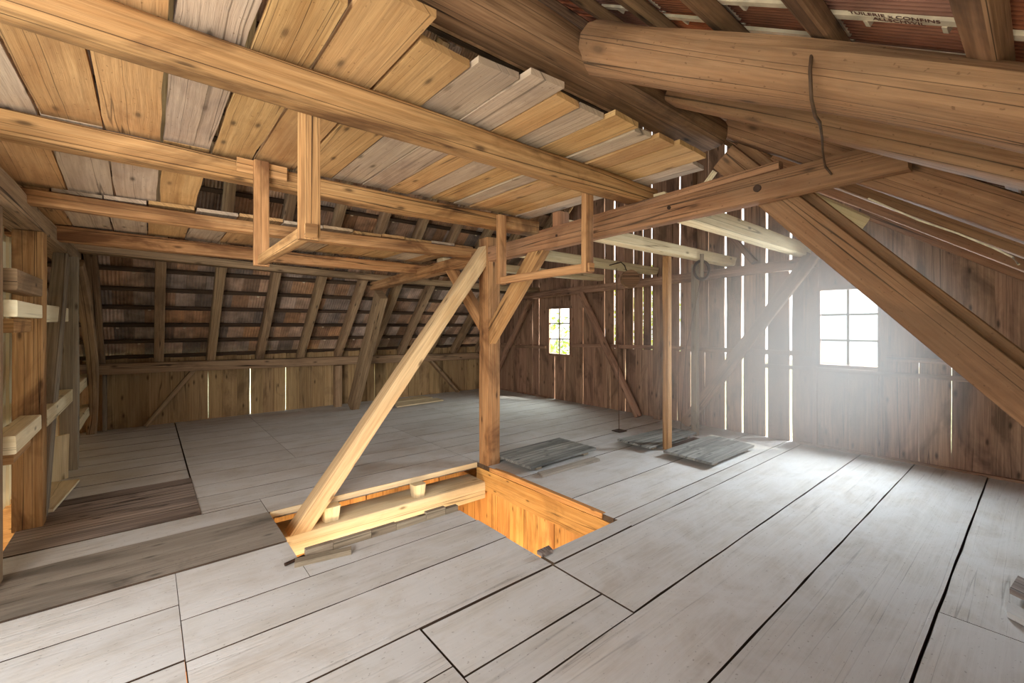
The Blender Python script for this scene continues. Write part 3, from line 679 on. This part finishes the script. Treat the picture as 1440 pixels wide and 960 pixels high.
for lb, y0, y1, z in (('brown stub under the pale middle rail by the wide post', 4.2, 4.76, 1.50), ('brown stub under the low rail by the wide post', 4.2, 4.76, .66), ('brown stub under the middle rail beyond the tilted board', 6.0, 6.44, 1.47)):
    timber('rail_stub', lb, 'stub', (PX-.09, y0, z), (PX-.09, y1, z), rect(.06, .09, .005), 'beam', group='stubs under the partition rails')
mb = MB(); panel(mb, (PX-.16, 6.02, 0), (PX-.02, 6.16, 0), (PX-.16, 6.10, .42), (PX-.02, 6.24, .42), (.018, -.018, 0), 3, .003)
tag(mb.build('short_plank', M['pale'], loc=(PX-.1, 6.1, 0)), 'short pale upright plank leaning before the rear partition post', 'plank')
mb = MB(); panel(mb, (PX-.10, 5.06, .012), (PX+.02, 5.06, .012), (PX-.12, 5.95, .012), (PX+.10, 5.9, .012), (0, 0, .022), 4, .004)
tag(mb.build('short_plank', M['pale'], loc=(PX, 5.5, .012)), 'pale plank lying on the floor along the partition foot', 'plank')

# ------------------------------------------------------------------ small metal and string things
def tube(name, label, cat, pts, r, mat, parent=None):
    P_ = [V(p) for p in pts]; mb = MB(); k = 6; vs = []
    for i, p in enumerate(P_):
        t = (P_[min(i+1, len(P_)-1)]-P_[max(i-1, 0)]).normalized()
        a = t.cross(V((.3, .5, .81))).normalized(); b = a.cross(t)
        vs += [p+(a*math.cos(2*PI*q/k)+b*math.sin(2*PI*q/k))*r for q in range(k)]
    fs = [(i*k+q, i*k+(q+1) % k, (i+1)*k+(q+1) % k, (i+1)*k+q) for i in range(len(P_)-1) for q in range(k)]
    fs += [tuple(range(k-1, -1, -1)), tuple(range(len(vs)-k, len(vs)))]
    mb.add(vs, fs, [[(0, 0)]*len(f) for f in fs], .5)
    o = mb.build(name, M[mat], parent=parent, loc=P_[-1] if parent is None else P_[0], smooth=math.radians(70))
    return tag(o, label, cat) if parent is None else o
tube('hanging_wire', 'twisted rusty wire looped from the round log to the cross beam', 'wire', [(1.60, .453, 2.412), (1.515, .44, 2.32), (1.475, .433, 2.237), (1.50, .437, 2.165), (1.58, .45, 2.143), (1.66, .46, 2.15), (2.1, .575, 2.265), (2.6, .708, 2.363), (2.79, .749, 2.35), (2.79, .72, 2.30)], .005, 'wire')
tube('hanging_rope', 'thin rope hanging to the floor left of the nearer thin post', 'rope', [(5.2, 3.93, 2.33), (5.19, 3.90, 1.2), (5.18, 3.87, .01)], .005, 'wire')
tube('hanging_rope', 'thin rope hanging between the two thin posts', 'rope', [(5.72, 2.90, 2.34), (5.74, 3.16, 1.2), (5.76, 3.26, .01)], .004, 'wire')
mb = MB(); box(mb, (5.10, 3.80, .001), (5.26, 3.94, .012), 1, 0); tag(mb.build('base_plate', M['iron'], loc=(5.18, 3.87, 0)), 'small iron plate on the floor under the hanging rope', 'plate')
# pulley block
t = empty('pulley_block', (4.85, 3.82, 2.15), 'rusty wooden pulley block hooked on the pale beam', 'pulley')
ang = V((.85, -.5, 0)).normalized()
t.location = (5.0, 3.56, 2.13)
def disc(name, c, ax, r, th, mat, parent, n=20):
    mb = MB(); sweep(mb, V(c)-ax*th/2, V(c)+ax*th/2, circ(r, n), step=th, wob=0); return mb.build(name, M[mat], parent=parent, smooth=S30)
ax = V((.64, .77, 0)); sd = V((.77, -.64, 0))
pc = V(t.location)
disc('cheek', pc-ax*.035, ax, .12, .018, 'old', t); disc('cheek', pc+ax*.035, ax, .12, .018, 'old', t); disc('sheave', pc, ax, .10, .045, 'iron', t)
tube('hook', None, None, [pc+V((0, 0, .07)), pc+V((0, 0, .12))-sd*.05, pc+V((0, 0, .18))-sd*.07, pc+V((0, .12, .24))-sd*.02, pc+V((0, .34, .22))], .008, 'iron', t)
rc = V((5.35, 2.74, 2.20)); t = empty('iron_ring', rc, 'dark iron ring with strap hung on the beam between the thin posts', 'ring')
tube('hoop', None, None, [rc+sd*.095*math.cos(a)+V((0, 0, .115*math.sin(a)))+ax*.01 for a in [2*PI*k/24 for k in range(25)]], .018, 'iron', t)
mb = MB(); sweep(mb, rc+V((0, 0, -.09)), rc+V((0, 0, .20)), rect(.045, .02, .003), up=ax, wob=0); mb.build('strap', M['greyw'], parent=t)
tube('dusty_string', 'dusty string with knots sagging under the rafters at right', 'string', [(3.05, .62, 2.20), (3.10, .42, 2.05), (3.15, .28, 1.965), (3.2, .16, 1.88), (3.2, .10, 1.83), (3.18, .08, 1.79)], .005, 'string')

# stamp on a tile by the log rafter
fc = bpy.data.curves.new('lettering', 'FONT'); fc.body = 'TUILERIE x CONFINS\n   ALLSCHWIL'; fc.size = .024; fc.extrude = .0006; fc.align_x = 'CENTER'
fc.materials.append(M['ink']); fo = bpy.data.objects.new('lettering', fc); C.objects.link(fo); fo.parent = rr
LX = 1.50; LY = .27
zz = zr(LY)+bz
m3 = Matrix(((-dr).to_tuple(), V((-1, 0, 0)).to_tuple(), (-nr).to_tuple())).transposed()
fo.matrix_world = Matrix.Translation(V((LX, LY, zz))+nr*.028) @ m3.to_4x4()

# ------------------------------------------------------------------ outside
g = MB(); box(g, (-30, -40, -2.75), (60, 60, -2.65), 1, 0); struct(g.build('ground', M['grass']))
def tree(x, y, h, r, lab, n=900):
    t = empty('tree', (x, y, -2.65), lab, 'tree', 'trees outside the gable')
    mb = MB(); sweep(mb, (x, y, -2.65), (x+.2, y, -2.65+h*.6), circ(.18, 10), taper=(1, .5), wob=.03); mb.build('trunk', M['bark'], parent=t)
    mb = MB()
    for _ in range(n):
        a, b = R.uniform(0, 2*PI), R.uniform(-1, 1); q = R.random()**.4
        c = V((x+r*q*math.cos(a)*math.sqrt(1-b*b), y+r*q*math.sin(a)*math.sqrt(1-b*b), -2.65+h*.6+h*.42*q*b))
        d1 = V((R.uniform(-1, 1), R.uniform(-1, 1), R.uniform(-1, 1))).normalized(); d2 = d1.cross(V((.3, .2, 1))).normalized(); s = R.uniform(.10, .22)
        mb.add([c-d1*s, c+d2*s*.5, c+d1*s, c-d2*s*.5, c+d1.cross(d2)*s*.15], [(0, 1, 4), (1, 2, 4), (2, 3, 4), (3, 0, 4)], [((0, 0), (1, 0), (1, 1))]*4)
    mb.build('crown', M['leaf'], parent=t)
tree(12, 11.6, 4.7, 1.5, 'leafy tree outside, seen low through the small gable window', 420)
tree(17, 11.6, 6.8, 2.1, 'leafy tree outside, seen through the gaps right of the small window')

# ------------------------------------------------------------------ dusty haze at the large window, thickened to imitate its lens glare
def haze():
    m, nt = node_mat('window_haze'); L = nt.links.new
    out = N(nt, 'ShaderNodeOutputMaterial'); pv = N(nt, 'ShaderNodeVolumeScatter'); pv.inputs['Color'].default_value = (1, 1, 1, 1); pv.inputs['Anisotropy'].default_value = .1
    tc = N(nt, 'ShaderNodeTexCoord'); ln = N(nt, 'ShaderNodeVectorMath', operation='LENGTH'); L(tc.outputs['Object'], ln.inputs[0])
    mr = N(nt, 'ShaderNodeMapRange', interpolation_type='SMOOTHSTEP'); L(ln.outputs['Value'], mr.inputs[0]); mr.inputs[1].default_value = 1; mr.inputs[2].default_value = 0; mr.inputs[3].default_value = 0; mr.inputs[4].default_value = HAZE
    L(mr.outputs[0], pv.inputs['Density']); L(pv.outputs[0], out.inputs['Volume'])
    mb = MB(); n, k = 24, 12; vs = [(0, 0, -1)]
    for i in range(1, k):
        a = -PI/2+PI*i/k; vs += [(math.cos(a)*math.cos(2*PI*j/n), math.cos(a)*math.sin(2*PI*j/n), math.sin(a)) for j in range(n)]
    vs.append((0, 0, 1)); fs = [(0, 1+(j+1) % n, 1+j) for j in range(n)]
    for i in range(k-2): fs += [(1+i*n+j, 1+i*n+(j+1) % n, 1+(i+1)*n+(j+1) % n, 1+(i+1)*n+j) for j in range(n)]
    t = len(vs)-1; fs += [(t, t-n+j, t-n+(j+1) % n) for j in range(n)]
    mb.add(vs, fs, [[(0, 0)]*len(f) for f in fs], .5); o = mb.build('dust_glare_haze', m)
    o.location = (3.9, 1.15, 1.3); o.scale = (2.0, 1.05, 1.2)
    tag(o, 'dusty haze with imitated glare in front of the large gable window', 'haze', kind='stuff')
HAZE = .8
haze()

# ------------------------------------------------------------------ light
wd = bpy.data.worlds.new('World'); scene.world = wd; wd.use_nodes = True
nt = wd.node_tree; bg = nt.nodes['Background']
bg.inputs[0].default_value = (.93, .97, 1, 1); bg.inputs[1].default_value = 2.2
def area(name, loc, rot, sx, sy, power, col):
    l = bpy.data.lights.new(name, 'AREA'); l.shape = 'RECTANGLE'; l.size = sx; l.size_y = sy; l.energy = power; l.color = col
    o = bpy.data.objects.new(name, l); C.objects.link(o); o.location = loc; o.rotation_euler = rot; return o
def point(name, loc, power, col, r=.25):
    l = bpy.data.lights.new(name, 'POINT'); l.energy = power; l.color = col; l.shadow_soft_size = r
    o = bpy.data.objects.new(name, l); C.objects.link(o); o.location = loc; return o
def aim(o, tgt):
    o.rotation_euler = (V(tgt)-o.location).to_track_quat('-Z', 'Y').to_euler()
sl = bpy.data.lights.new('sun', 'SUN'); sl.energy = 3.5; sl.angle = math.radians(.6); sl.color = (1, .94, .84)
so = bpy.data.objects.new('sun', sl); C.objects.link(so); so.rotation_euler = V((-.55, .75, -1.2)).to_track_quat('-Z', 'Y').to_euler()
for k, (x, y, p) in enumerate(((1.4, 2.9, 100), (2.2, 2.6, 26), (-.4, 6.2, 40), (5.3, 3.2, 25), (.2, 2.0, 25), (1.7, 4.2, 20), (-.84, 4.5, 22), (-.84, 6.4, 22))):
    point('lower_lamp', (x, y, -1.35), p*.9, (1, .84, .58), .2)
a = area('window_daylight', (6.95, 1.5, 1.75), (0, 0, 0), 1.2, 1.4, 480, (.86, .93, 1)); aim(a, (3.0, 1.0, .0))
a = area('window_daylight', (6.95, 6.4, 1.7), (0, 0, 0), 1.2, 1.4, 150, (.95, 1, .95)); aim(a, (3.5, 5.5, .0))

a = area('rear_fill', (-1.9, .0, 1.5), (0, 0, 0), 2.0, 1.2, 66, (1, .97, .92)); aim(a, (2.2, 7.0, 1.5)); a.data.spread = math.radians(110)  # added fill behind the camera, brightens the far left side
a = area('bounce_fill', (-.5, .3, .35), (0, 0, 0), 1.4, 1.4, 11, (1, .88, .72)); aim(a, (.9, 1.9, 2.6))  # added up-light standing in for bounce off the floor

# ------------------------------------------------------------------ camera, view
cd = bpy.data.cameras.new('camera'); cam = bpy.data.objects.new('camera', cd); C.objects.link(cam)
cd.sensor_fit = 'HORIZONTAL'; cd.sensor_width = 36; cd.lens = 36*FPX/1440; cd.shift_y = (HY-480)/1440
cam.location = (0, 0, HC); cam.rotation_euler = (PI/2, 0, YAW-PI/2); cd.clip_start = .02
scene.camera = cam
vs_ = scene.view_settings; vs_.view_transform = 'Standard'; vs_.look = 'None'; vs_.exposure = .55; vs_.gamma = 1; vs_.use_curve_mapping = False
scene.cycles.max_bounces = 8; scene.cycles.volume_bounces = 1; scene.cycles.diffuse_bounces = 5; scene.cycles.use_denoising = True
